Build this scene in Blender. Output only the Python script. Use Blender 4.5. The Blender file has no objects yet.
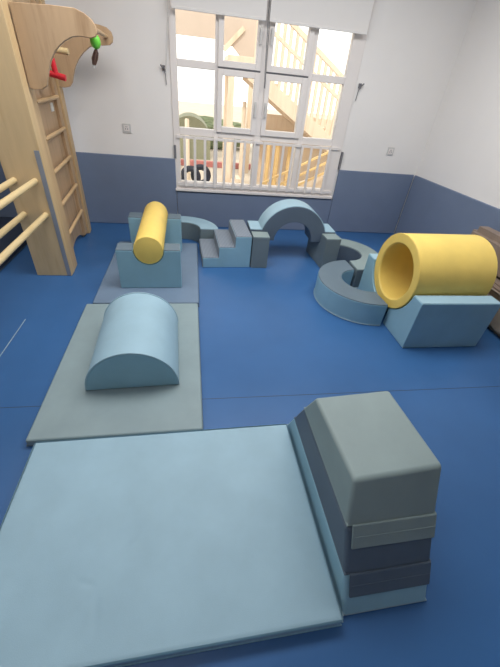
import bpy, bmesh, math, random
from mathutils import Matrix, Vector, noise
random.seed(7)
S = bpy.context.scene
COL = S.collection
PI = math.pi
R_ = math.radians

# ------------------------------------------------------------------ materials
def srgb(r, g, b):
    f = lambda c: (c/255/12.92) if c/255 <= .04045 else ((c/255+.055)/1.055)**2.4
    return (f(r), f(g), f(b), 1)

def base_mat(name, rough=.5, spec=.5):
    m = bpy.data.materials.new(name); m.use_nodes = True
    nt = m.node_tree; b = nt.nodes['Principled BSDF']
    b.inputs['Roughness'].default_value = rough
    b.inputs['Specular IOR Level'].default_value = spec
    return m, nt, b

def tex_coord(nt, scale):
    t = nt.nodes.new('ShaderNodeTexCoord'); mp = nt.nodes.new('ShaderNodeMapping')
    mp.inputs['Scale'].default_value = scale
    nt.links.new(t.outputs['Object'], mp.inputs['Vector'])
    return mp.outputs['Vector']

def noise_node(nt, vec, scale, detail=3, rough=.55):
    n = nt.nodes.new('ShaderNodeTexNoise')
    n.inputs['Scale'].default_value = scale; n.inputs['Detail'].default_value = detail
    n.inputs['Roughness'].default_value = rough
    nt.links.new(vec, n.inputs['Vector']); return n

def ramp(nt, fac, stops):
    r = nt.nodes.new('ShaderNodeValToRGB'); e = r.color_ramp.elements
    e[0].position, e[0].color = stops[0]; e[1].position, e[1].color = stops[-1]
    for p, c in stops[1:-1]:
        x = e.new(p); x.color = c
    nt.links.new(fac, r.inputs['Fac']); return r.outputs['Color']

def scale_col(c, k): return (c[0]*k, c[1]*k, c[2]*k, 1)

def bump(nt, b, height, strength, dist=.002):
    n = nt.nodes.new('ShaderNodeBump'); n.inputs['Strength'].default_value = strength
    n.inputs['Distance'].default_value = dist
    nt.links.new(height, n.inputs['Height']); nt.links.new(n.outputs['Normal'], b.inputs['Normal'])

def vinyl(name, c, rough=.52, var=.06, spec=.35):
    m, nt, b = base_mat(name, rough, spec)
    v = tex_coord(nt, (1, 1, 1))
    n = noise_node(nt, v, 5, 4)
    nt.links.new(ramp(nt, n.outputs['Fac'], [(.3, scale_col(c, 1-var)), (.7, scale_col(c, 1+var))]), b.inputs['Base Color'])
    f = noise_node(nt, v, 420, 2)
    bump(nt, b, f.outputs['Fac'], .22)
    return m

def ribbed(name, c):
    m, nt, b = base_mat(name, .7, .25)
    v = tex_coord(nt, (1, 1, 1))
    w = nt.nodes.new('ShaderNodeTexWave'); w.bands_direction = 'X'; w.inputs['Scale'].default_value = 22
    nt.links.new(v, w.inputs['Vector'])
    nt.links.new(ramp(nt, w.outputs['Fac'], [(.2, scale_col(c, .8)), (.8, scale_col(c, 1.1))]), b.inputs['Base Color'])
    bump(nt, b, w.outputs['Fac'], .4)
    return m

def wood(name, c, d, scale=(26, 26, 2.2), rough=.5):
    m, nt, b = base_mat(name, rough, .35)
    v = tex_coord(nt, scale)
    n = noise_node(nt, v, 1.0, 5, .6)
    v2 = tex_coord(nt, (scale[0]*.18, scale[1]*.18, scale[2]*.12))
    n2 = noise_node(nt, v2, 1.6, 2)
    mx = nt.nodes.new('ShaderNodeMath'); mx.operation = 'MULTIPLY_ADD'
    nt.links.new(n.outputs['Fac'], mx.inputs[0]); mx.inputs[1].default_value = .55
    mh = nt.nodes.new('ShaderNodeMath'); mh.operation = 'MULTIPLY'; mh.inputs[1].default_value = .45
    nt.links.new(n2.outputs['Fac'], mh.inputs[0]); nt.links.new(mh.outputs[0], mx.inputs[2])
    nt.links.new(ramp(nt, mx.outputs[0], [(.33, d), (.5, scale_col(c, .93)), (.66, c)]), b.inputs['Base Color'])
    bump(nt, b, n.outputs['Fac'], .12)
    return m

def plain(name, c, rough=.5, spec=.4, var=.03, nscale=3):
    m, nt, b = base_mat(name, rough, spec)
    v = tex_coord(nt, (1, 1, 1)); n = noise_node(nt, v, nscale, 4)
    nt.links.new(ramp(nt, n.outputs['Fac'], [(.3, scale_col(c, 1-var)), (.7, scale_col(c, 1+var))]), b.inputs['Base Color'])
    return m

def metal(name, c, rough=.35):
    m = plain(name, c, rough); m.node_tree.nodes['Principled BSDF'].inputs['Metallic'].default_value = .8
    return m

def glass_mat():
    m = bpy.data.materials.new('window glass'); m.use_nodes = True
    nt = m.node_tree; nt.nodes.clear()
    o = nt.nodes.new('ShaderNodeOutputMaterial'); mix = nt.nodes.new('ShaderNodeMixShader')
    t = nt.nodes.new('ShaderNodeBsdfTransparent'); g = nt.nodes.new('ShaderNodeBsdfGlossy')
    t.inputs['Color'].default_value = (.97, .98, .97, 1); g.inputs['Roughness'].default_value = .02
    f = nt.nodes.new('ShaderNodeFresnel'); f.inputs['IOR'].default_value = 1.35
    nt.links.new(f.outputs[0], mix.inputs[0]); nt.links.new(t.outputs[0], mix.inputs[1])
    nt.links.new(g.outputs[0], mix.inputs[2]); nt.links.new(mix.outputs[0], o.inputs['Surface'])
    return m

def floor_mat():
    m, nt, b = base_mat('blue vinyl floor', .36, .32)
    v = tex_coord(nt, (1, 1, 1))
    c = srgb(54, 98, 149)
    n = noise_node(nt, v, 1.3, 4)
    nt.links.new(ramp(nt, n.outputs['Fac'], [(.3, scale_col(c, .9)), (.7, scale_col(c, 1.1))]), b.inputs['Base Color'])
    r = noise_node(nt, v, 2.5, 5)
    rr = nt.nodes.new('ShaderNodeMapRange')
    rr.inputs['To Min'].default_value = .30; rr.inputs['To Max'].default_value = .48
    nt.links.new(r.outputs['Fac'], rr.inputs['Value']); nt.links.new(rr.outputs[0], b.inputs['Roughness'])
    f = noise_node(nt, v, 260, 2); bump(nt, b, f.outputs['Fac'], .12)
    return m

def wrinkled(name, c):
    m, nt, b = base_mat(name, .55, .35)
    v = tex_coord(nt, (1, 1, 1)); n = noise_node(nt, v, 9, 4)
    nt.links.new(ramp(nt, n.outputs['Fac'], [(.3, scale_col(c, .88)), (.7, scale_col(c, 1.12))]), b.inputs['Base Color'])
    bump(nt, b, n.outputs['Fac'], .5, .02)
    return m

M = dict(
    lblue=vinyl('light blue foam cover', srgb(138, 177, 194)),
    lblue2=vinyl('pale blue foam cover', srgb(150, 181, 196)),
    slate=vinyl('slate grey foam cover', srgb(98, 115, 127)),
    dslate=vinyl('dark slate foam cover', srgb(88, 102, 117)),
    green=vinyl('grey green foam cover', srgb(136, 152, 152)),
    dgreen=vinyl('dark grey green foam cover', srgb(108, 122, 128)),
    matgreen=vinyl('grey green mat cover', srgb(134, 152, 156)),
    matslate=vinyl('slate blue mat cover', srgb(108, 128, 150)),
    yellow=vinyl('yellow foam cover', srgb(236, 205, 109), .5),
    tread=ribbed('ribbed grey tread', srgb(128, 138, 150)),
    pipe=vinyl('pale piping', srgb(150, 172, 182)),
    floor=floor_mat(),
    wall=plain('white wall paint', srgb(236, 233, 230), .85, .2, .015, 2),
    pad=vinyl('blue grey wall padding', srgb(114, 128, 152), .6, .03),
    padr=vinyl('blue grey side wall padding', srgb(114, 128, 152), .6, .03),
    wood=wood('beech board', srgb(208, 178, 136), srgb(180, 150, 108)),
    woodm=wood('beech bracket board', srgb(194, 164, 130), srgb(160, 130, 98), (22, 22, 2.5)),
    woodl=wood('light beech board', srgb(214, 186, 142), srgb(190, 160, 116)),
    rung=wood('beech rung', srgb(212, 180, 136), srgb(186, 152, 108), (40, 4, 40)),
    bar=wood('pale beech bar', srgb(224, 200, 152), srgb(204, 176, 126), (40, 3, 40)),
    strip=plain('grey edge strip', srgb(138, 143, 152)),
    white=plain('white window plastic', srgb(232, 226, 222), .35, .5, .01),
    blind=plain('white blind fabric', srgb(226, 223, 220), .8, .2, .012),
    grey=plain('grey plastic', srgb(120, 120, 124), .5),
    dgrey=plain('dark gasket', srgb(96, 96, 100), .6),
    socket=plain('grey white socket plastic', srgb(205, 203, 200), .4),
    red=plain('red plastic', srgb(222, 50, 62), .4),
    lime=plain('lime green plastic', srgb(110, 205, 70), .35),
    cord=plain('brown cord', srgb(96, 72, 62), .8),
    paper=plain('white paper', srgb(225, 222, 215), .8),
    brown=wrinkled('brown leather', srgb(138, 122, 110)),
    beige=wrinkled('beige wrinkled cloth', srgb(158, 146, 132)),
    navy=vinyl('shaded mat and dark joint cover', srgb(56, 66, 84)),  # slate mat with its shade put into the colour; also the floor joint
    glass=glass_mat(),
    ground=plain('sandy ground', srgb(196, 184, 168), .9, .2, .1, 2),
    owood=wood('outdoor timber', srgb(230, 212, 190), srgb(212, 188, 162)),
    ywood=wood('yellow timber', srgb(222, 190, 134), srgb(196, 158, 104)),
    roof=plain('tan roof board', srgb(196, 180, 166), .8, .2, .05),
    hedge=plain('hedge leaves', srgb(128, 138, 108), .8, .2, .35, 14),
    dome=plain('grey green shell', srgb(142, 144, 122), .7, .2, .1),
    rubber=plain('black rubber', srgb(44, 44, 54), .7, .3),
    redp=plain('red painted kerb', srgb(178, 112, 106), .7),
)

# ------------------------------------------------------------------ helpers
def root(name, loc, label, cat, group=None, rotz=0):
    o = bpy.data.objects.new(name, None); COL.objects.link(o)
    o.empty_display_size = .1
    o.location = loc; o.rotation_euler = (0, 0, rotz)
    o['label'] = label; o['category'] = cat
    if group: o['group'] = group
    return o

def tag(o, label, cat, group=None, kind=None):
    o['label'] = label; o['category'] = cat
    if group: o['group'] = group
    if kind: o['kind'] = kind
    return o

def rmat(o):
    return Matrix.Translation(o.location) @ o.rotation_euler.to_matrix().to_4x4()

def link(name, bm, mat, parent=None, bevel=0, seg=3, world=False, smooth=True, origin=None):
    """one mesh object; world=True: bm is in world coordinates and goes into the parent's frame"""
    if world and parent is not None:
        p = parent; mt = rmat(p)
        while p.parent is not None:
            p = p.parent; mt = rmat(p) @ mt
        bmesh.ops.transform(bm, matrix=mt.inverted(), verts=bm.verts)
    if origin is not None:
        bmesh.ops.translate(bm, vec=-Vector(origin), verts=bm.verts)
    bmesh.ops.recalc_face_normals(bm, faces=bm.faces)
    me = bpy.data.meshes.new(name); bm.to_mesh(me); bm.free()
    o = bpy.data.objects.new(name, me); COL.objects.link(o)
    me.materials.append(M[mat])
    if parent is not None: o.parent = parent
    if origin is not None: o.location = origin
    if smooth:
        for f in me.polygons: f.use_smooth = True
    if bevel:
        md = o.modifiers.new('bevel', 'BEVEL'); md.width = bevel; md.segments = seg
        md.limit_method = 'ANGLE'; md.angle_limit = R_(32); md.harden_normals = True
    elif smooth:
        me.set_sharp_from_angle(angle=R_(35))
    return o

def struct(name, bm, mat, parent=None, bevel=0, smooth=False):
    o = link(name, bm, mat, parent, bevel, smooth=smooth)
    o['kind'] = 'structure'
    return o

def BM(): return bmesh.new()

def add_box(bm, lo, hi, mt=None):
    x0, y0, z0 = lo; x1, y1, z1 = hi
    v = [bm.verts.new(c) for c in ((x0,y0,z0),(x1,y0,z0),(x1,y1,z0),(x0,y1,z0),(x0,y0,z1),(x1,y0,z1),(x1,y1,z1),(x0,y1,z1))]
    for f in ((3,2,1,0),(4,5,6,7),(0,1,5,4),(1,2,6,5),(2,3,7,6),(3,0,4,7)):
        bm.faces.new([v[i] for i in f])
    if mt is not None: bmesh.ops.transform(bm, matrix=mt, verts=v)
    return bm

def box(lo, hi): return add_box(BM(), lo, hi)

def add_prism(bm, pts, axis, a, b):
    """closed outline pts extruded along axis from a to b; x: pts=(y,z)  y: pts=(x,z)  z: pts=(x,y)"""
    def P(p, t):
        return {'x': (t, p[0], p[1]), 'y': (p[0], t, p[1]), 'z': (p[0], p[1], t)}[axis]
    lo = [bm.verts.new(P(p, a)) for p in pts]; hi = [bm.verts.new(P(p, b)) for p in pts]
    n = len(pts)
    bm.faces.new(lo[::-1]); bm.faces.new(hi)
    for i in range(n):
        j = (i+1) % n
        bm.faces.new((lo[i], lo[j], hi[j], hi[i]))
    return bm

def prism(pts, axis, a, b): return add_prism(BM(), pts, axis, a, b)

def arc(cx, cy, r, a0, a1, n=40):
    return [(cx+r*math.cos(R_(a0+(a1-a0)*i/n)), cy+r*math.sin(R_(a0+(a1-a0)*i/n))) for i in range(n+1)]

def add_tube(bm, pts, r, n=10, closed=False, caps=True):
    pts = [Vector(p) for p in pts]; rings = []; m = len(pts)
    up = None
    for i, p in enumerate(pts):
        if closed: t = (pts[(i+1) % m]-pts[i-1])
        else: t = pts[min(i+1, m-1)]-pts[max(i-1, 0)]
        t.normalize()
        if up is None:
            up = Vector((0, 0, 1)) if abs(t.z) < .9 else Vector((1, 0, 0))
        s = t.cross(up).normalized(); u = s.cross(t).normalized(); up = u
        rr = r[i] if isinstance(r, (list, tuple)) else r
        rings.append([bm.verts.new(p+(s*math.cos(2*PI*k/n)+u*math.sin(2*PI*k/n))*rr) for k in range(n)])
    for i in range(m if closed else m-1):
        A = rings[i]; B = rings[(i+1) % m]
        for k in range(n):
            bm.faces.new((A[k], A[(k+1) % n], B[(k+1) % n], B[k]))
    if not closed and caps:
        bm.faces.new(rings[0][::-1]); bm.faces.new(rings[-1])
    return bm

def tube(pts, r, n=10, closed=False): return add_tube(BM(), pts, r, n, closed)

def add_lathe(bm, prof, n=24, mt=None):
    """prof: (r, z) list, r=0 allowed at ends"""
    rings = []
    for r, z in prof:
        if r < 1e-6: rings.append([bm.verts.new((0, 0, z))])
        else: rings.append([bm.verts.new((r*math.cos(2*PI*k/n), r*math.sin(2*PI*k/n), z)) for k in range(n)])
    for A, B in zip(rings, rings[1:]):
        for k in range(n):
            a = [A[k % len(A)], A[(k+1) % n % len(A)], B[(k+1) % n % len(B)], B[k % len(B)]]
            u = []
            for x in a:
                if x not in u: u.append(x)
            if len(u) >= 3: bm.faces.new(u)
    if mt is not None: bmesh.ops.transform(bm, matrix=mt, verts=[v for r in rings for v in r])
    return bm

# ------------------------------------------------------------------ the room
YP, YW = 4.18, 4.205            # face of the wall padding, face of the back wall
WX0, WX1, WZ0, WZ1 = -.225, 1.69, .42, 2.24
RX = lambda y: 2.73+.075*(4.18-y)      # the right wall runs slightly askew
H = 2.75
struct('floor', box((-3.2, -2.8, -.1), (3.5, 4.4, 0)), 'floor')
struct('ceiling', box((-3.2, -2.8, H), (3.5, 4.4, H+.1)), 'wall')
bm = BM()
add_box(bm, (-3.2, YW, 0), (WX0, 4.4, H)); add_box(bm, (WX1, YW, 0), (3.0, 4.4, H))
add_box(bm, (WX0, YW, 0), (WX1, 4.4, WZ0)); add_box(bm, (WX0, YW, WZ1), (WX1, 4.4, H))
struct('wall_back', bm, 'wall')
struct('wall_left', box((-3.2, -2.8, 0), (-3.0, YW, H)), 'wall')
struct('wall_front', box((-3.0, -2.8, 0), (3.4, -2.6, H)), 'wall')
def slab(y0, y1, inset, depth, z0, z1):
    return prism([(RX(y0)-inset, y0), (RX(y1)-inset, y1), (RX(y1)+depth, y1), (RX(y0)+depth, y0)], 'z', z0, z1)
struct('wall_right', slab(-2.6, 4.4, 0, .2, 0, H), 'wall')
# padding on the walls
def padpiece(name, bm, m='pad'): return struct(name, bm, m, None, .006, True)
padpiece('trim_1', box((-3.0, YP, .002), (-.217, YW, .75)))
padpiece('trim_3', box((-.213, YP, .002), (1.706, YW, .405)))
padpiece('trim_5', box((1.71, YP, .002), (2.70, YW, .75)))
for i, (a, b) in enumerate(((1.6, YP-.003), (-.8, 1.598))):
    padpiece('trim_%d' % (6+i), slab(a, b, .028, 0, .002, .75), 'padr')
# grey guards beside the window
struct('trim_10', box((-.226, YP-.004, .755), (-.203, YW, .885)), 'grey', None, .003)
struct('trim_11', box((1.692, YP-.004, .755), (1.716, YW, .94)), 'grey', None, .003)
# floor sheet joints
struct('trim_12', box((-1.225, .2, 0), (-1.220, 2.16, .0012)), 'pipe')
struct('trim_13', box((-1.21, 1.329, 0), (2.9, 1.3325, .0006)), 'navy')

# window ----------------------------------------------------------------
FY0, FY1 = 4.19, 4.26
wf = BM()
for x0, x1 in ((WX0, -.16), (.205, .25), (.645, .722), (1.14, 1.20), (1.555, WX1)):
    add_box(wf, (x0, FY0, WZ0), (x1, FY1, WZ1))
for z0, z1 in ((WZ0, .52), (.985, 1.055), (1.56, 1.622), (2.17, WZ1)):
    for x0, x1 in ((-.16, .205), (.25, .645), (.722, 1.14), (1.20, 1.555)):
        add_box(wf, (x0, FY0+.001, z0), (x1, FY1-.001, z1))
win = struct('window_1', wf, 'white', None, .005, True)
link('window_sill', box((WX0, 4.160, .418), (WX1, 4.235, .446)), 'white', win, .005)
def sash(x0, x1, z0, z1, hx):
    w = .052
    bm = BM()
    add_box(bm, (x0, FY0-.022, z0), (x0+w, FY1-.02, z1)); add_box(bm, (x1-w, FY0-.022, z0), (x1, FY1-.02, z1))
    add_box(bm, (x0+w, FY0-.021, z0), (x1-w, FY1-.021, z0+w)); add_box(bm, (x0+w, FY0-.021, z1-w), (x1-w, FY1-.021, z1))
    s = link('sash', bm, 'white', win, .004)
    link('pane', box((x0+w-.004, 4.215, z0+w-.004), (x1-w+.004, 4.219, z1-w+.004)), 'glass', s, smooth=False)
    bm = BM(); zc = (z0+z1)/2
    add_box(bm, (hx-.011, FY0-.036, zc-.03), (hx+.011, FY0-.022, zc+.03)); add_box(bm, (hx-.009, FY0-.054, zc-.1), (hx+.009, FY0-.036, zc+.012))
    link('handle', bm, 'socket', s, .003)
    return s
sash(.232, .655, 1.040, 1.580, .629); sash(.712, 1.152, 1.040, 1.580, .738)
sash(.232, .655, 1.594, 2.19, .629); sash(.712, 1.152, 1.594, 2.19, .738)
for x0, x1 in ((.232, .655), (.712, 1.152)):     # dark gasket in the joint between upper and lower sash
    link('gasket', box((x0, FY0-.019, 1.5805), (x1, FY0-.002, 1.5935)), 'dgrey', win, smooth=False)
for (x0, x1) in ((-.16, .205), (1.20, 1.555)):
    for z0, z1 in ((.52, .985), (1.055, 1.56), (1.622, 2.17)):
        link('pane', box((x0-.004, 4.222, z0-.004), (x1+.004, 4.226, z1+.004)), 'glass', win, smooth=False)
for (x0, x1) in ((.25, .645), (.722, 1.14)):
    link('pane', box((x0-.004, 4.222, .516), (x1+.004, 4.226, .989)), 'glass', win, smooth=False)
for k in range(16):
    x = -.109+.1098*k
    link('guard_bar', box((x-.014, 4.158, .47), (x+.014, 4.172, .985)), 'white', win, .003)
link('guard_rail', box((WX0+.03, 4.172, .475), (WX1-.03, 4.188, .51)), 'white', win, .003)
link('guard_rail', box((WX0+.03, 4.172, .955), (WX1-.03, 4.188, .983)), 'white', win, .003)

# roller blinds ----------------------------------------------------------
def blind(x0, x1, zb, cordx, cordz, label):
    r = root('roller_blind', ((x0+x1)/2, 4.12, zb), label, 'blind', 'roller blinds over the window')
    bm = BM()
    add_box(bm, (x0, 4.118, zb+.02), (x1, 4.121, 2.36))
    link('fabric', bm, 'blind', r, world=True, smooth=False)
    link('hem_bar', box((x0, 4.113, zb), (x1, 4.126, zb+.022)), 'blind', r, .004, world=True)
    bm = BM(); add_tube(bm, [(x0, 4.135, 2.37), (x1, 4.135, 2.37)], .028, 16)
    link('roller', bm, 'blind', r, world=True)
    bm = BM()
    add_tube(bm, [(cordx[0], 4.125, 2.36), (cordx[0], 4.128, 2.0), (cordx[1], 4.135, cordz)], .0035, 6)
    add_tube(bm, [(cordx[0]+.014, 4.128, 2.36), (cordx[0]+.014, 4.13, 2.0), (cordx[1]+.008, 4.138, cordz)], .0035, 6)
    link('pull_cord', bm, 'grey' if cordx[0] > 0 else 'socket', r, world=True)
    return r
blind(-.19, .660, 1.955, (-.215, -.268), 1.53, 'left white roller blind pulled down over the top of the window')
blind(.694, 1.652, 1.955, (.680, .702), 1.46, 'right white roller blind with its cord hanging beside the window middle')
def cleat(x, z, label, flip):
    r = root('cord_cleat', (x, 4.205, z), label, 'cleat', 'blind cord cleats on the wall')
    link('base', box((-.016, -.014, -.022), (.016, 0, .022)), 'grey', r, .004)
    bm = BM(); add_tube(bm, [(-.03*flip, -.036, .022), (-.012*flip, -.03, .004), (0, -.014, 0), (.006*flip, -.03, -.012), (.012*flip, -.034, -.03)], .007, 8)
    link('hook', bm, 'grey', r)
    bm = BM(); add_tube(bm, [(0, -.02, 0), (.012*flip, -.02, -.05), (.016*flip, -.016, -.13)], .004, 6)
    link('cord_end', bm, 'grey', r)
cleat(-.285, 1.536, 'small grey cord cleat on the white wall left of the window', 1)
cleat(1.735, 1.565, 'small grey cord cleat on the white wall right of the window', -1)

def wall_socket(x, z, label):
    r = root('wall_socket', (x, 4.205, z), label, 'socket', 'sockets on the back wall')
    link('plate', box((-.042, -.010, -.042), (.042, 0, .042)), 'socket', r, .004)
    link('insert', box((-.026, -.013, -.026), (.026, -.009, .026)), 'white', r, .002)
    for sx, sz, w, h in ((-.01, -.006, .003, .011), (.01, -.006, .003, .011), (-.006, .013, .003, .006), (.006, .013, .003, .006)):
        link('slot', box((sx-w, -.0138, sz-h/1.6), (sx+w, -.0128, sz+h/1.6)), 'dgrey', r, smooth=False)
wall_socket(-.70, 1.005, 'pale wall socket left of the window, above the padding')
wall_socket(2.30, .985, 'pale wall socket right of the window near the room corner')

# ------------------------------------------------------------------ mats
def mat_thing(name, size, h, loc, rot, mat, label, pipe, creases=None):
    w, d = size
    r = root(name, loc, label, 'mat', None, rot)
    bm = BM()
    add_box(bm, (0, 0, 0), (w, d, h))
    if creases:
        top = [f for f in bm.faces if f.normal.z > .5 or all(v.co.z > h-.001 for v in f.verts)]
        bmesh.ops.delete(bm, geom=top, context='FACES_ONLY')
        o = link('foam_body', bm, mat, r, .014)
        nx, ny = 200, 132
        g = BM(); rows = []
        def dz(x, y):
            z = .0016*noise.noise((x*3.2, y*3.2, 1.7))
            for (a, b, wd, dp) in creases:
                A = Vector(a); B = Vector(b); p = Vector((x, y)); ab = B-A
                t = max(0, min(1, (p-A).dot(ab)/ab.length_squared)); q = (p-(A+ab*t)).length
                e = math.sin(PI*min(max((p-A).dot(ab)/ab.length_squared, 0), 1))
                z -= dp*e*math.exp(-(q/wd)**2)
            return z
        for j in range(ny+1):
            row = []
            for i in range(nx+1):
                x, y = w*i/nx, d*j/ny
                ed = min(x, w-x, y, d-y)
                e = .014
                drop = 0 if ed > e else e-math.sqrt(max(0, e*e-(e-ed)**2))
                row.append(g.verts.new((x, y, h+.001-drop+dz(x, y)*min(1, ed/.03))))
            rows.append(row)
        for j in range(ny):
            for i in range(nx):
                g.faces.new((rows[j][i], rows[j][i+1], rows[j+1][i+1], rows[j+1][i]))
        link('top_cover', g, mat, r)
    else:
        link('foam_body', bm, mat, r, .012)
    link('piping', tube([(.002, .002, .006), (w-.002, .002, .006), (w-.002, d-.002, .006), (.002, d-.002, .006)], .0055, 8, True), pipe, r)
    return r
mat_thing('foam_mat', (.815, 1.22), .045, (-.797, 2.318, 0), R_(.2), 'matslate',
          'slate blue floor mat under the yellow roller and its cradle blocks', 'dslate')
mat_thing('foam_mat', (.846, 1.228), .045, (-.822, 1.076, 0), R_(.7), 'matgreen',
          'grey green floor mat under the light blue half cylinder', 'dgreen')
mat_thing('foam_mat', (1.243, .834), .05, (-.754, .230, 0), R_(1.1), 'lblue2',
          'large light blue floor mat in the foreground beside the tapered stack', 'lblue',
          [((.56, .40), (.45, .26), .012, .0022), ((.31, .24), (.41, .205), .010, .0020), ((.40, .215), (.42, .06), .012, .0022)])
# slate mat behind the climbing frame, the shade there put into its navy
r = root('foam_mat', (-2.3, 3.35, 0), 'slate blue floor mat with shade in its colour, behind the wooden climbing frame at far left', 'mat')
link('foam_body', box((-.6, -.85, 0), (.61, .8, .04)), 'navy', r, .01)
link('piping', tube([(-.6, -.85, .006), (.61, -.85, .006), (.61, .8, .006), (-.6, .8, .006)], .005, 8, True), 'dslate', r)

# ------------------------------------------------------------------ half cylinder
r = root('foam_half_cylinder', (-.378, 1.715, .047), 'light blue half cylinder lying on the grey green mat', 'soft play block', None, R_(2.6))
R0, L = .255, .318
pts = arc(0, 0, R0-.004, 0, 180, 64)
link('foam_body', prism(pts, 'y', -L, L), 'lblue', r, .006)
link('top_cover', prism(arc(0, 0, R0, 1.5, 178.5, 64)+arc(0, 0, R0-.006, 178.5, 1.5, 64), 'y', -L+.008, L-.008), 'lblue2', r, .002)  # paler blue than the ends: light on the curve put into the colour
for y in (-L+.004, L-.004):
    link('piping', tube([(x, y, z) for x, z in arc(0, .003, R0-.002, 0, 180, 64)], .0045, 8), 'lblue2', r)

# ------------------------------------------------------------------ yellow roller on two cradle blocks
def cradle(x, y, label, rot):
    w, d, zt, hr = .495, .145, .338, .118
    r = root('cradle_block', (x, y, .045), label, 'soft play block', 'notched cradle blocks', rot)
    cz = zt
    notch = arc(0, cz-.004, hr, 180, 360, 36)
    pts = [(-w/2, 0), (-w/2, zt-.006)]+[(px, min(pz, zt-.006)) for px, pz in notch]+[(w/2, zt-.006), (w/2, 0)]
    link('foam_body', prism(pts[::-1], 'y', -d/2, d/2), 'lblue', r, .007)
    for a, b in ((-w/2, -hr-.002), (hr+.002, w/2)):
        link('top_panel', box((a+.002, -d/2+.002, zt-.009), (b-.002, d/2-.002, zt)), 'slate', r, .003)
    return r
cradle(-.374, 2.62, 'nearer notched light blue block holding the front end of the yellow roller', R_(2))
cradle(-.392, 3.378, 'farther notched light blue block holding the back end of the yellow roller', R_(1))
r = root('foam_roller', (-.380, 3.005, .045+.334), 'yellow roller resting in the two notched light blue blocks', 'soft play roller', None, R_(1.2))
bm = BM(); RR, RL = .114, .462
add_lathe(bm, [(0, -RL), (RR-.014, -RL), (RR-.008, -RL+.002), (RR-.002, -RL+.008), (RR, -RL+.016), (RR, RL-.016), (RR-.002, RL-.008), (RR-.008, RL-.002), (RR-.014, RL), (0, RL)], 48, Matrix.Rotation(PI/2, 4, 'X'))
link('foam_body', bm, 'yellow', r)
for s in (-1, 1):
    link('end_piping', tube([((RR-.006)*math.cos(2*PI*k/48), s*(RL-.004), (RR-.006)*math.sin(2*PI*k/48)) for k in range(48)], .004, 6, True), 'yellow', r)

# ------------------------------------------------------------------ ring segments
def half_ring(name, loc, rot, ro, ri, h, body, top, label, group='half ring blocks', inner=None):
    r = root(name, loc, label, 'soft play block', group, rot)
    o = arc(0, 0, ro, -90, 90, 60); i = arc(0, 0, ri, 90, -90, 44)
    link('foam_body', prism(o+i, 'z', 0, h-.006), body, r, .007)
    o = arc(0, 0, ro-.002, -89.6, 89.6, 60); i = arc(0, 0, ri+.002, 89.4, -89.4, 44)
    link('top_panel', prism(o+i, 'z', h-.010, h), top, r, .003)
    if inner:
        i1 = arc(0, 0, ri+.003, 88, -88, 44); i2 = arc(0, 0, ri-.002, -88, 88, 44)
        link('inner_panel', prism(i1+i2, 'z', .006, h-.012), inner, r, .001)
    pp = [(x, y, .006) for x, y in arc(0, 0, ro-.001, -89, 89, 60)]
    link('piping', tube(pp, .005, 8), 'pipe', r)
    return r
half_ring('half_ring', (1.462, 2.447, 0), R_(183.5), .408, .2, .2, 'lblue', 'slate', 'half ring block with light blue outside and grey top, nearest to the yellow tunnel')
half_ring('half_ring', (1.470, 3.045, 0), R_(1), .395, .198, .2, 'dgreen', 'green', 'half ring block with grey green top, behind the light blue half ring', inner='dslate')
half_ring('half_ring', (-.145, 3.562, 0), R_(90), .388, .192, .2, 'dgreen', 'lblue2', 'half ring block with pale blue top and dark inner side, behind the stairs', inner='dgreen')

# ------------------------------------------------------------------ foam stairs
r = root('foam_stairs', (.286, 3.29, 0), 'small three-step stair block with light blue sides and ribbed grey treads', 'soft play stairs', None, R_(3.2))
x0, x1, d = -.236, .236, .24
s = (x1-x0)/3; hs = .107
pts = [(x0, 0)]
for k in range(3):
    pts += [(x0+s*k, hs*(k+1)-.006), (x0+s*(k+1), hs*(k+1)-.006)]
pts += [(x1, 0)]
link('foam_body', prism(pts[::-1], 'y', -d, d), 'lblue', r, .006)
for k in range(3):
    link('tread', box((x0+s*k+(.004 if k else .001), -d+.002, hs*(k+1)-.010), (x0+s*(k+1)-.001, d-.002, hs*(k+1))), 'tread', r, .003)
for k in range(3):
    link('riser', box((x0+s*k-.0025, -d+.003, hs*k+.002), (x0+s*k+.004, d-.003, hs*(k+1)-.008)), 'tread', r, .001)

# ------------------------------------------------------------------ arch bridge on two blocks
def bridge_block(x0, x1, y0, rot, label):
    w = x1-x0
    r = root('bridge_block', (x0, y0, 0), label, 'soft play block', 'bridge support blocks', rot)
    pts = [(0, 0), (0, .318), (.15, .318), (.15, .222), (.46, .222), (.46, 0)]
    link('foam_body', prism(pts, 'x', 0, w), 'dgreen', r, .006)  # sides darker than the top panel: light from above put into the colours
    link('top_panel', box((.002, .002, .314), (w-.002, .148, .325)), 'green', r, .003)
    link('shelf_panel', box((.002, .154, .218), (w-.002, .458, .2245)), 'dslate', r, .002)
bridge_block(.543, .708, 3.05, 0, 'grey green support block under the left foot of the arch')
bridge_block(1.287, 1.446, 3.058, R_(4), 'grey green support block under the right foot of the arch')
r = root('foam_arch', (.985, 3.345, .2255), 'dark grey arch bridge with pale blue top, spanning the two support blocks', 'soft play bridge')
Ro, Ri, yd, fz = .347, .197, .125, .108
a0 = math.degrees(math.asin(fz/Ro))
xl, xr = -.45, .445
out = [(xr, 0), (xr, fz)]+arc(0, 0, Ro, a0, 180-a0, 56)+[(xl, fz), (xl, 0)]
inn = arc(0, 0, Ri, 180, 0, 44)
link('foam_body', prism(out+inn, 'y', -yd, yd), 'dslate', r, .006)
a1 = math.degrees(math.asin((fz+.007)/(Ro+.007)))
o1 = [(xr-.002, fz-.001), (xr-.002, fz+.007)]+arc(0, 0, Ro+.007, a1, 180-a1, 56)+[(xl+.002, fz+.007), (xl+.002, fz-.001)]
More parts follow.
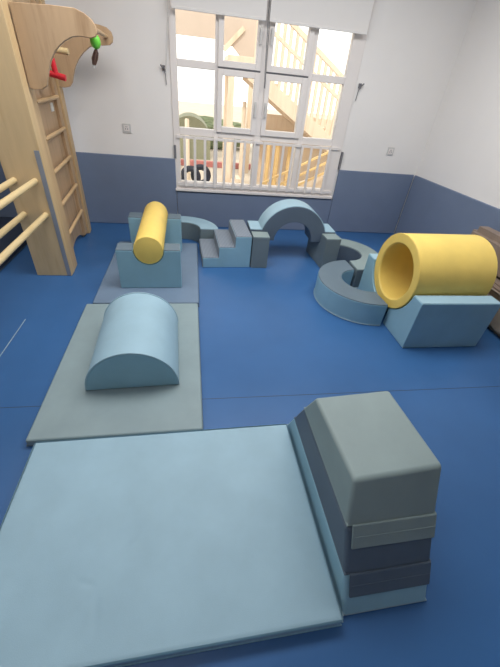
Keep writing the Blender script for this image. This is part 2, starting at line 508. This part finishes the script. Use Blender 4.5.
o2 = arc(0, 0, Ro-.001, 180-a0, a0, 56)
link('top_cover', prism(o1+o2, 'y', -yd+.003, yd-.003), 'lblue2', r, .002)

# ------------------------------------------------------------------ yellow tunnel on two cradles
def tunnel_cradle(sign, loc, label):
    r = root('tunnel_cradle', loc, label, 'soft play block', 'quarter pipe cradles', 0)
    ct, cz, Rr = .40, .435, .288          # tunnel axis in this block's frame (y from the outer face)
    th0 = math.degrees(math.acos((ct-.105)/Rr)) if (ct-.105) < Rr else 0
    top = .392
    ang0 = 180+math.degrees(math.asin((cz-top)/Rr)); ang1 = 180+math.degrees(math.acos(.07/Rr))
    pts = [(0, 0), (0, top)]+arc(ct, cz, Rr, ang0, ang1, 30)
    yl = pts[-1][0]
    pts += [(yl, 0)]
    if sign < 0: pts = [(-p[0], p[1]) for p in pts]
    link('foam_body', prism(pts, 'x', 0, .63), 'lblue', r, .007)
    yy = sorted((sign*.004, sign*(ct-Rr*math.cos(R_(ang0-180))-.003)))
    link('top_panel', box((.004, yy[0], top-.004), (.626, yy[1], top+.003)), 'lblue2', r, .002)
tunnel_cradle(1, (1.525, 1.750, 0), 'light blue concave cradle block on the camera side of the yellow tunnel')
tunnel_cradle(-1, (1.495, 2.575, 0), 'light blue concave cradle block on the window side of the yellow tunnel')
r = root('foam_tunnel', (1.828, 2.168, .432), 'thick yellow foam tunnel lying in the light blue cradles', 'soft play tunnel', None, R_(2.2))
bm = BM(); TR, TI, TL = .284, .212, .318
e = .008
prof = [(TI, -TL+e), (TI+.004, -TL+.004), (TI+e, -TL), (TR-e, -TL), (TR-.004, -TL+.004), (TR, -TL+e), (TR, TL-e), (TR-.004, TL-.004), (TR-e, TL), (TI+e, TL), (TI+.004, TL-.004), (TI, TL-e), (TI, -TL+e)]
add_lathe(bm, prof, 72, Matrix.Rotation(PI/2, 4, 'Y'))
bmesh.ops.remove_doubles(bm, verts=bm.verts, dist=1e-5)
link('foam_body', bm, 'yellow', r)
for sx in (-1, 1):
    link('end_piping', tube([(sx*(TL-.004), (TR-.003)*math.cos(2*PI*k/64), (TR-.003)*math.sin(2*PI*k/64)) for k in range(64)], .004, 6, True), 'yellow', r)

# ------------------------------------------------------------------ tapered stack in three layers
SX, SY, W = .506, .272, .338
yf = lambda z: z*.575; yb = lambda z: .848-z*.455
levels = [(0, .140, 'lblue', 'lblue', 'light blue bottom layer of the tapered stack on the right'),
          (.142, .304, 'dslate', 'dslate', 'dark slate middle layer of the tapered stack on the right'),
          (.306, .466, 'green', 'green', 'grey green top layer of the tapered stack on the right')]
def lean(bm, z0):
    for v in bm.verts: v.co.x = v.co.x*(1+.11*(z0+v.co.z))-.004   # the soft stack bulges a little towards the top
    for v in bm.verts:                                                    # and its top sits slightly twisted
        t = max(0, ((z0+v.co.z)-.30)/.166); a = R_(3.2)*t
        dx, dy = v.co.x-.18, v.co.y-.44
        v.co.x = .18+.008*t+dx*math.cos(a)-dy*math.sin(a); v.co.y = .44+dx*math.sin(a)+dy*math.cos(a)
    return bm
for z0, z1, m, fm, label in levels:
    r = root('tapered_block', (SX, SY, z0), label, 'soft play block', 'layers of the tapered stack', R_(1.2))
    h = z1-z0
    link('foam_body', lean(prism([(yf(z0), 0), (yb(z0), 0), (yb(z1), h), (yf(z1), h)], 'x', 0, W), z0), m, r, .015, 4)
    link('piping', lean(tube([(.004, yf(z0)+.006, .006), (W-.004, yf(z0)+.006, .006), (W-.004, yb(z0)-.006, .006), (.004, yb(z0)-.006, .006)], .0045, 8, True), z0), 'pipe' if m == 'lblue' else m, r)
    if z0 > 0:                                   # fastening flap hanging over the front of the layer below
        a, b = .012, -.064
        fl = prism([(yf(z0+a)-.001, a), (yf(z0+a)-.008, a), (yf(z0+b)-.010, b), (yf(z0+b)-.003, b)], 'x', .018, W-.004)
        f = link('fastening_flap', lean(fl, z0), fm, r, .003)
        bm = BM(); zz = (a+b)/2
        add_tube(bm, [(.022, yf(z0+zz)-.0085, zz), (W-.006, yf(z0+zz)-.0085, zz)], .0018, 6)
        link('stitching', lean(bm, z0), fm, f)

# ------------------------------------------------------------------ wooden climbing frame
cf = root('climbing_frame', (-1.2, 3.3, 0), 'tall beech climbing frame with ladder, curved brackets and rails at left', 'climbing frame')
def cpart(name, bm, mat, bevel=.004, parent=None): return link(name, bm, mat, parent or cf, bevel, world=True)
cpart('front_post', prism([(-1.37, 0), (-1.088, 0), (-1.083, 2.4), (-1.365, 2.4)], 'y', 2.83, 2.922), 'woodl', .005)
cpart('edge_strip', prism([(-1.124, .004), (-1.092, .004), (-1.090, .985), (-1.124, .985)], 'y', 2.826, 2.831), 'strip', .001)
cpart('groove', box((-1.36, 2.922, .0), (-1.102, 2.930, 2.4)), 'dgrey', 0)
def rot_box(y0, y1, t, z0, z1, off=0):      # board along the ladder side: x follows y
    xx = lambda y: -1.088-.082*(y-2.84)+off
    return prism([(xx(y0), y0), (xx(y1), y1), (xx(y1)-t, y1), (xx(y0)-t, y0)], 'z', z0, z1)
cpart('upright', rot_box(2.930, 3.06, .04, .0, 2.4, .004), 'wood')
cpart('upright', rot_box(3.83, 3.95, .05, .0, 2.4), 'wood')
cpart('upright', rot_box(3.71, 3.828, .06, .03, 2.4, -.018), 'woodm')
# backing board with a curved cut-out at the foot
bmk = BM(); ptsb = [(2.99, 2.4), (2.99, .0), (3.06, .0)]+[(3.06+.68*t, .11*math.sin(PI*t)**.8) for t in [i/24 for i in range(1, 24)]]+[(3.74, .0), (3.81, 0), (3.81, 2.4)]
vs = []
xx = lambda y: -1.088-.082*(y-2.84)-.045
lo = [bmk.verts.new((xx(y), y, z)) for y, z in ptsb]; hi = [bmk.verts.new((xx(y)-.02, y, z)) for y, z in ptsb]
bmk.faces.new(lo); bmk.faces.new(hi[::-1])
for i in range(len(ptsb)):
    j = (i+1) % len(ptsb); bmk.faces.new((lo[i], hi[i], hi[j], lo[j]))
cpart('backing_board', bmk, 'woodm', 0)
for z in (.29, .54, .79, 1.022, 1.255, 1.49):
    x = lambda y: -1.096-.082*(y-2.84)
    bm = BM(); add_tube(bm, [(x(3.05), 3.05, z), (x(3.72), 3.72, z)], .0155, 14)
    cpart('rung', bm, 'rung', 0)
# curved brackets
near = [(-1.058, 1.752), (-.83, 1.762), (-.70, 1.762), (-.65, 1.745), (-.612, 1.72), (-.592, 1.69), (-.590, 1.66), (-.602, 1.641), (-.63, 1.632), (-.70, 1.634), (-.745, 1.626), (-.79, 1.604), (-.83, 1.575), (-.862, 1.545), (-.895, 1.50), (-.92, 1.45), (-.94, 1.40), (-.955, 1.365), (-.985, 1.345), (-1.03, 1.340), (-1.062, 1.345)]
near = [(px*2.932/2.87, 1.5+(pz-1.5)*2.932/2.87) for px, pz in near]
cpart('curved_bracket', prism(near, 'y', 2.932, 2.963), 'woodm')
far = [(-1.20, 1.775), (-.86, 1.775), (-.76, 1.768), (-.71, 1.758), (-.678, 1.735), (-.667, 1.70), (-.675, 1.665), (-.70, 1.646), (-.76, 1.638), (-.82, 1.634), (-.87, 1.615), (-.925, 1.575), (-.97, 1.53), (-1.01, 1.475), (-1.035, 1.42), (-1.055, 1.365), (-1.085, 1.33), (-1.13, 1.32), (-1.20, 1.32)]
cpart('curved_bracket', prism(far, 'y', 3.84, 3.872), 'woodm')
cpart('cross_bar', tube([(-.665, 2.96, 1.70), (-.72, 3.85, 1.70)], .014, 12), 'rung', 0)
cpart('peg', tube([(-1.17, 3.3, 1.580), (-.895, 3.3, 1.560)], .021, 14), 'bar', 0)
grip = cpart('red_grip', tube([(-1.17, 3.3, 1.43), (-1.055, 3.3, 1.424), (-.948, 3.3, 1.404)], .021, 14), 'red', 0)
grip['label'] = 'red plastic grip'
cpart('grip_stem', tube([(-1.012, 3.3, 1.42), (-1.018, 3.3, 1.515)], .019, 12), 'red', 0, grip)
cpart('label_plate', box((-1.198, 3.563, 1.158), (-1.184, 3.615, 1.218)), 'paper', .002)
for x, z in ((-1.315, .777), (-1.172, .780), (-1.32, .531), (-1.164, .531)):
    cpart('rail', tube([(x, 2.84, z), (x+.02, 1.1, z)], .021, 16), 'bar', 0)
# hanging toy
r = root('hanging_toy', (-.66, 3.02, 1.62), 'lime green ball on a brown cord hanging from the curved bracket', 'toy')
bm = BM()
add_lathe(bm, [(.0, -.040)]+[(.033*math.cos(R_(a)), .040*math.sin(R_(a))) for a in range(-75, 76, 15)]+[(0, .040)], 20, Matrix.Translation((.022, 0, .004)))
link('ball', bm, 'lime', r)
bm = BM()
add_tube(bm, [(.02, 0, .03), (.028, 0, .06), (.022, .0, .09), (.006, .0, .098), (-.012, 0, .085)], .006, 8)
link('cord', bm, 'cord', r)
bm = BM()
for k in range(5):
    a = 2*PI*k/5
    add_tube(bm, [(.02, 0, -.03), (.014+.012*math.cos(a), .012*math.sin(a), -.055), (.002+.016*math.cos(a), .016*math.sin(a), -.085), (-.008+.006*math.cos(a), .006*math.sin(a), -.118)], .006, 6)
link('tassel', bm, 'cord', r)
link('tag_ring', tube([(-.008+.009*math.cos(2*PI*k/16), 0, -.126+.009*math.sin(2*PI*k/16)) for k in range(16)], .003, 6, True), 'socket', r)

# ------------------------------------------------------------------ brown padded seat at the right wall
sx0 = 2.43
r = root('padded_seat', (2.62, 2.0, 0), 'brown and beige padded seat against the right wall behind the yellow tunnel', 'seat')
def soft_block(lo, hi, amp, seed, cuts=22):
    bm = box(lo, hi)
    bmesh.ops.bevel(bm, geom=bm.edges[:], offset=.05, segments=4, affect='EDGES')
    bmesh.ops.subdivide_edges(bm, edges=[e for e in bm.edges if e.calc_length() > .12], cuts=cuts, use_grid_fill=True)
    bm.normal_update()
    for v in bm.verts:
        n = (noise.noise((v.co.x*5+seed, v.co.y*7, v.co.z*5+v.co.y*4))+.5*noise.noise((v.co.x*9+seed, v.co.y*16, v.co.z*8+v.co.y*9)))*amp
        v.co += v.normal*n
    return bm
link('base_cushion', soft_block((-.20, -.75, .0), (.13, .72, .29), .018, 3), 'beige', r)
link('back_cushion', soft_block((-.06, -.75, .30), (.13, .80, .615), .008, 8), 'brown', r)
link('seat_pad', soft_block((-.18, -.74, .27), (.0, .61, .33), .006, 5, 10), 'brown', r)
link('piping', tube([(-.185, -.72, .30), (-.185, .6, .30)], .007, 8), 'beige', r)

# ------------------------------------------------------------------ outside the window
GZ = -.25
o = struct('ground', box((-14, 4.4, GZ-.1), (18, 34, GZ)), 'ground')
# wooden stair tower
st = root('outdoor_stairs', (2.2, 7.1, GZ), 'timber stairs with railing seen through the right half of the window', 'stairs')
A = Vector((.95, 7.0, 1.72)); B = Vector((3.15, 7.0, .42))
def beam(a, b, h, t):
    a = Vector(a); b = Vector(b); d = (b-a).normalized(); u = Vector((0, 1, 0)).cross(d); u = u if u.z > 0 else -u
    bm = BM(); v = []
    for y in (-t/2, t/2):
        for p, s_ in ((a, 1), (b, 1), (b, -1), (a, -1)):
            v.append(bm.verts.new(p+u*h/2*s_+Vector((0, y, 0))))
    for f in ((0, 1, 2, 3), (7, 6, 5, 4), (0, 4, 5, 1), (1, 5, 6, 2), (2, 6, 7, 3), (3, 7, 4, 0)):
        bm.faces.new([v[i] for i in f])
    return bm
def op(name, bm, mat, parent): return link(name, bm, mat, parent, .004, world=True)
op('stringer', beam(A-Vector((0, 0, .1)), B-Vector((0, 0, .1)), .22, .06), 'owood', st)
op('stringer', beam(A+Vector((0, .8, -.1)), B+Vector((0, .8, -.1)), .22, .06), 'owood', st)
for k in range(9):
    p = A.lerp(B, (k+.5)/9)
    op('tread', box((p.x-.14, 7.03, p.z-.03), (p.x+.14, 7.77, p.z+.01)), 'owood', st)
op('handrail', beam(A+Vector((0, .0, .92)), B+Vector((0, 0, .92)), .07, .06), 'owood', st)
op('handrail', beam(A+Vector((0, .0, .62)), B+Vector((0, 0, .62)), .05, .05), 'owood', st)
for k in range(20):
    p = A.lerp(B, (k+.5)/20)
    op('baluster', box((p.x-.026, 6.98, p.z-.02), (p.x+.026, 7.02, p.z+.92)), 'owood', st)
op('landing', box((.55, 6.95, 1.74), (1.0, 7.85, 1.82)), 'owood', st)
for x, y in ((.62, 7.0), (.62, 7.8), (3.12, 7.0)):
    op('post', box((x-.05, y-.05, GZ), (x+.05, y+.05, 1.74 if x < 1 else 1.3)), 'owood', st)
op('plank_wall', box((1.2, 7.84, GZ), (2.9, 7.9, 1.02)), 'owood', st)
# shelter with tan roof
sh = root('shelter', (.3, 9.2, GZ), 'tan timber shelter roof seen through the upper left panes', 'shelter')
op('roof', prism([(8.6, 2.18), (8.6, 2.25), (10.2, 2.95), (10.2, 2.88)], 'x', -1.1, 1.5), 'roof', sh)
op('fascia', box((-1.1, 8.56, 2.10), (.47, 8.6, 2.60)), 'roof', sh)
op('gable_board', prism([(.55, 2.6), (1.45, 2.6), (1.45, 1.55), (1.22, 1.62), (.75, 2.02), (.55, 2.02)], 'y', 8.5, 8.55), 'roof', sh)
for x in (-.42, 1.2):
    op('post', box((x-.06, 8.62, GZ), (x+.06, 8.74, 2.2)), 'owood', sh)
op('brace', beam((.58, 8.48, 1.95), (.95, 8.48, 2.3), .08, .05), 'owood', sh)
# play posts
for i, (x, top, lab) in enumerate(((-.14, .85, 'timber post beside the black tyres outside the window'), (.72, .8, 'timber post left of the window middle outside'), (.93, 1.2, 'timber post just left of the window mullion outside'),
                                   (1.48, .75, 'yellow timber post right of the window mullion outside'), (1.66, .78, 'thicker yellow timber post in the third lower pane'), (1.92, .74, 'yellow green timber post at the edge of the third lower pane'))):
    w = .055 if i == 4 else .04
    o = link('timber_post', add_tube(BM(), [(x, 7.5, GZ), (x, 7.5, top-.02), (x, 7.5, top)], [w, w, w*.7], 12), 'ywood' if i > 2 else 'owood', origin=(x, 7.5, GZ))
    tag(o, lab, 'post', 'timber posts outside')
# ramp with rails
rp = root('timber_ramp', (1.9, 6.6, GZ), 'yellow ramp railing rising to the right outside the lower panes', 'railing')
for dz, mt in ((0, 'ywood'), (-.17, 'ywood'), (-.34, 'ywood')):
    op('rail', beam((1.16, 6.4, .02+dz), (2.8, 6.4, .86+dz), .035, .04), mt, rp)
for x in (1.25, 2.45, 2.85):
    op('post', box((x-.025, 6.43, GZ), (x+.025, 6.48, -.02+(x-1.2)*.518+.05)), 'ywood', rp)
op('deck', prism([(1.2, GZ), (2.9, GZ), (2.9, .40), (1.2, -.22)], 'y', 6.55, 6.65), 'owood', rp)
# steps block
ts = root('timber_steps', (.7, 7.0, GZ), 'low brown timber steps outside the second lower pane', 'steps')
for k in range(4):
    op('step', box((.54+.07*k, 6.6, GZ), (.62+.07*k, 6.9, -.16+.07*k)), 'owood', ts)
# tyres
for i, x in enumerate((-.09, .12)):
    bm = BM()
    add_lathe(bm, [(.145+.055*math.cos(R_(a)), .06*math.sin(R_(a))) for a in range(0, 361, 30)], 28, Matrix.Rotation(PI/2, 4, 'X'))
    bmesh.ops.remove_doubles(bm, verts=bm.verts, dist=1e-5)
    o = link('tyre', bm, 'rubber'); o.location = (x-.01*i, 7.0+.2*i, GZ+.2)
    tag(o, ('black tyre standing outside the first lower pane, left of the pair', 'black tyre standing outside the first lower pane, right of the pair')[i], 'tyre', 'tyres outside')
# hedge, dome, kerb
def blob(name, mat, c, s, amp, label, cat):
    bm = BM(); bmesh.ops.create_icosphere(bm, subdivisions=5, radius=1)
    for v in bm.verts:
        n = noise.noise(v.co*2.3)+.6*noise.noise(v.co*7)+.35*noise.noise(v.co*17)
        v.co = v.co*(1+amp*n)
        v.co = Vector((v.co.x*s[0], v.co.y*s[1], max(v.co.z, -.8)*s[2]))
    o = link(name, bm, mat); o.location = c
    return tag(o, label, cat)
blob('hedge', 'hedge', (.5, 12.0, .1), (1.3, .5, .42), .22, 'green hedge seen through the lower left panes', 'hedge')
blob('bush', 'hedge', (2.5, 8.3, -.02), (.32, .25, .28), .25, 'green bush behind the ramp railing outside', 'bush')
blob('bush', 'hedge', (1.85, 9.3, -.02), (.3, .25, .3), .25, 'smaller green bush left of the ramp bush outside', 'bush')
bm = prism(arc(-.12, 0, .52, 0, 180, 40), 'y', 9.9, 11.0)
bmesh.ops.translate(bm, vec=(0, 0, .18), verts=bm.verts)
add_box(bm, (-.64, 9.9, GZ), (.40, 11.0, .18))
tag(link('dome', bm, 'dome', origin=(-.12, 10.4, GZ)), 'grey green rounded playhouse shell outside the left panes', 'playhouse')
tag(link('kerb', box((-1.2, 9.0, GZ), (1.5, 9.14, GZ+.12)), 'redp', None, .01, origin=(.15, 9.07, GZ)), 'low red kerb on the ground outside the lower panes', 'kerb')

# ------------------------------------------------------------------ light
w = bpy.data.worlds.new('sky'); S.world = w; w.use_nodes = True
bg = w.node_tree.nodes['Background']
bg.inputs['Color'].default_value = (1.0, .97, .93, 1); bg.inputs['Strength'].default_value = 2.1
def lamp(name, kind, loc, rot, energy, col=(1, 1, 1), **kw):
    l = bpy.data.lights.new(name, kind); l.energy = energy; l.color = col
    for k, v in kw.items(): setattr(l, k, v)
    o = bpy.data.objects.new(name, l); COL.objects.link(o); o.location = loc; o.rotation_euler = rot
    return o
lamp('sun', 'SUN', (0, 0, 10), (R_(38), 0, R_(-12)), 1.7, (1, .93, .84), angle=R_(2))
lamp('ceiling_and_fill_lamp', 'AREA', (.65, 2.3, H-.03), (0, 0, 0), 79, (1, .99, .98), shape='RECTANGLE', size=3.0, size_y=1.2)
lamp('ceiling_and_fill_lamp', 'AREA', (-2.0, 2.2, H-.03), (0, 0, 0), 14, (1, .99, .98), shape='RECTANGLE', size=1.2, size_y=.6)
lamp('ceiling_and_fill_lamp', 'AREA', (-.6, .2, H-.03), (0, 0, 0), 11, (1, .98, .96), shape='RECTANGLE', size=1.2, size_y=.6)  # unseen front fill, added to brighten faces towards the camera
pl = lamp('window_portal', 'AREA', ((WX0+WX1)/2, 4.42, (WZ0+WZ1)/2), (R_(-90), 0, 0), 1, shape='RECTANGLE', size=WX1-WX0, size_y=WZ1-WZ0)
pl.data.cycles.is_portal = True

# ------------------------------------------------------------------ camera
cam = bpy.data.cameras.new('camera'); co = bpy.data.objects.new('camera', cam); COL.objects.link(co)
cam.sensor_fit = 'HORIZONTAL'; cam.sensor_width = 36; cam.lens = 332.82142939814577/500*36
cam.clip_start = .02; cam.clip_end = 200
p, rr, yw = R_(36.936), R_(6.115), R_(-11.308)
cy, sy = math.cos(yw), math.sin(yw)
fwd = Vector((-sy*math.cos(p), cy*math.cos(p), -math.sin(p))); right = Vector((cy, sy, 0)); up = right.cross(fwd)
c, s_ = math.cos(rr), math.sin(rr)
r2 = right*c+up*s_; u2 = up*c-right*s_
mt = Matrix((r2, u2, -fwd)).transposed().to_4x4(); mt.translation = (0, 0, 1.5)
co.matrix_world = mt
S.camera = co
S.view_settings.view_transform = 'Standard'; S.view_settings.look = 'None'
S.view_settings.exposure = 0; S.view_settings.gamma = 1; S.view_settings.use_curve_mapping = False
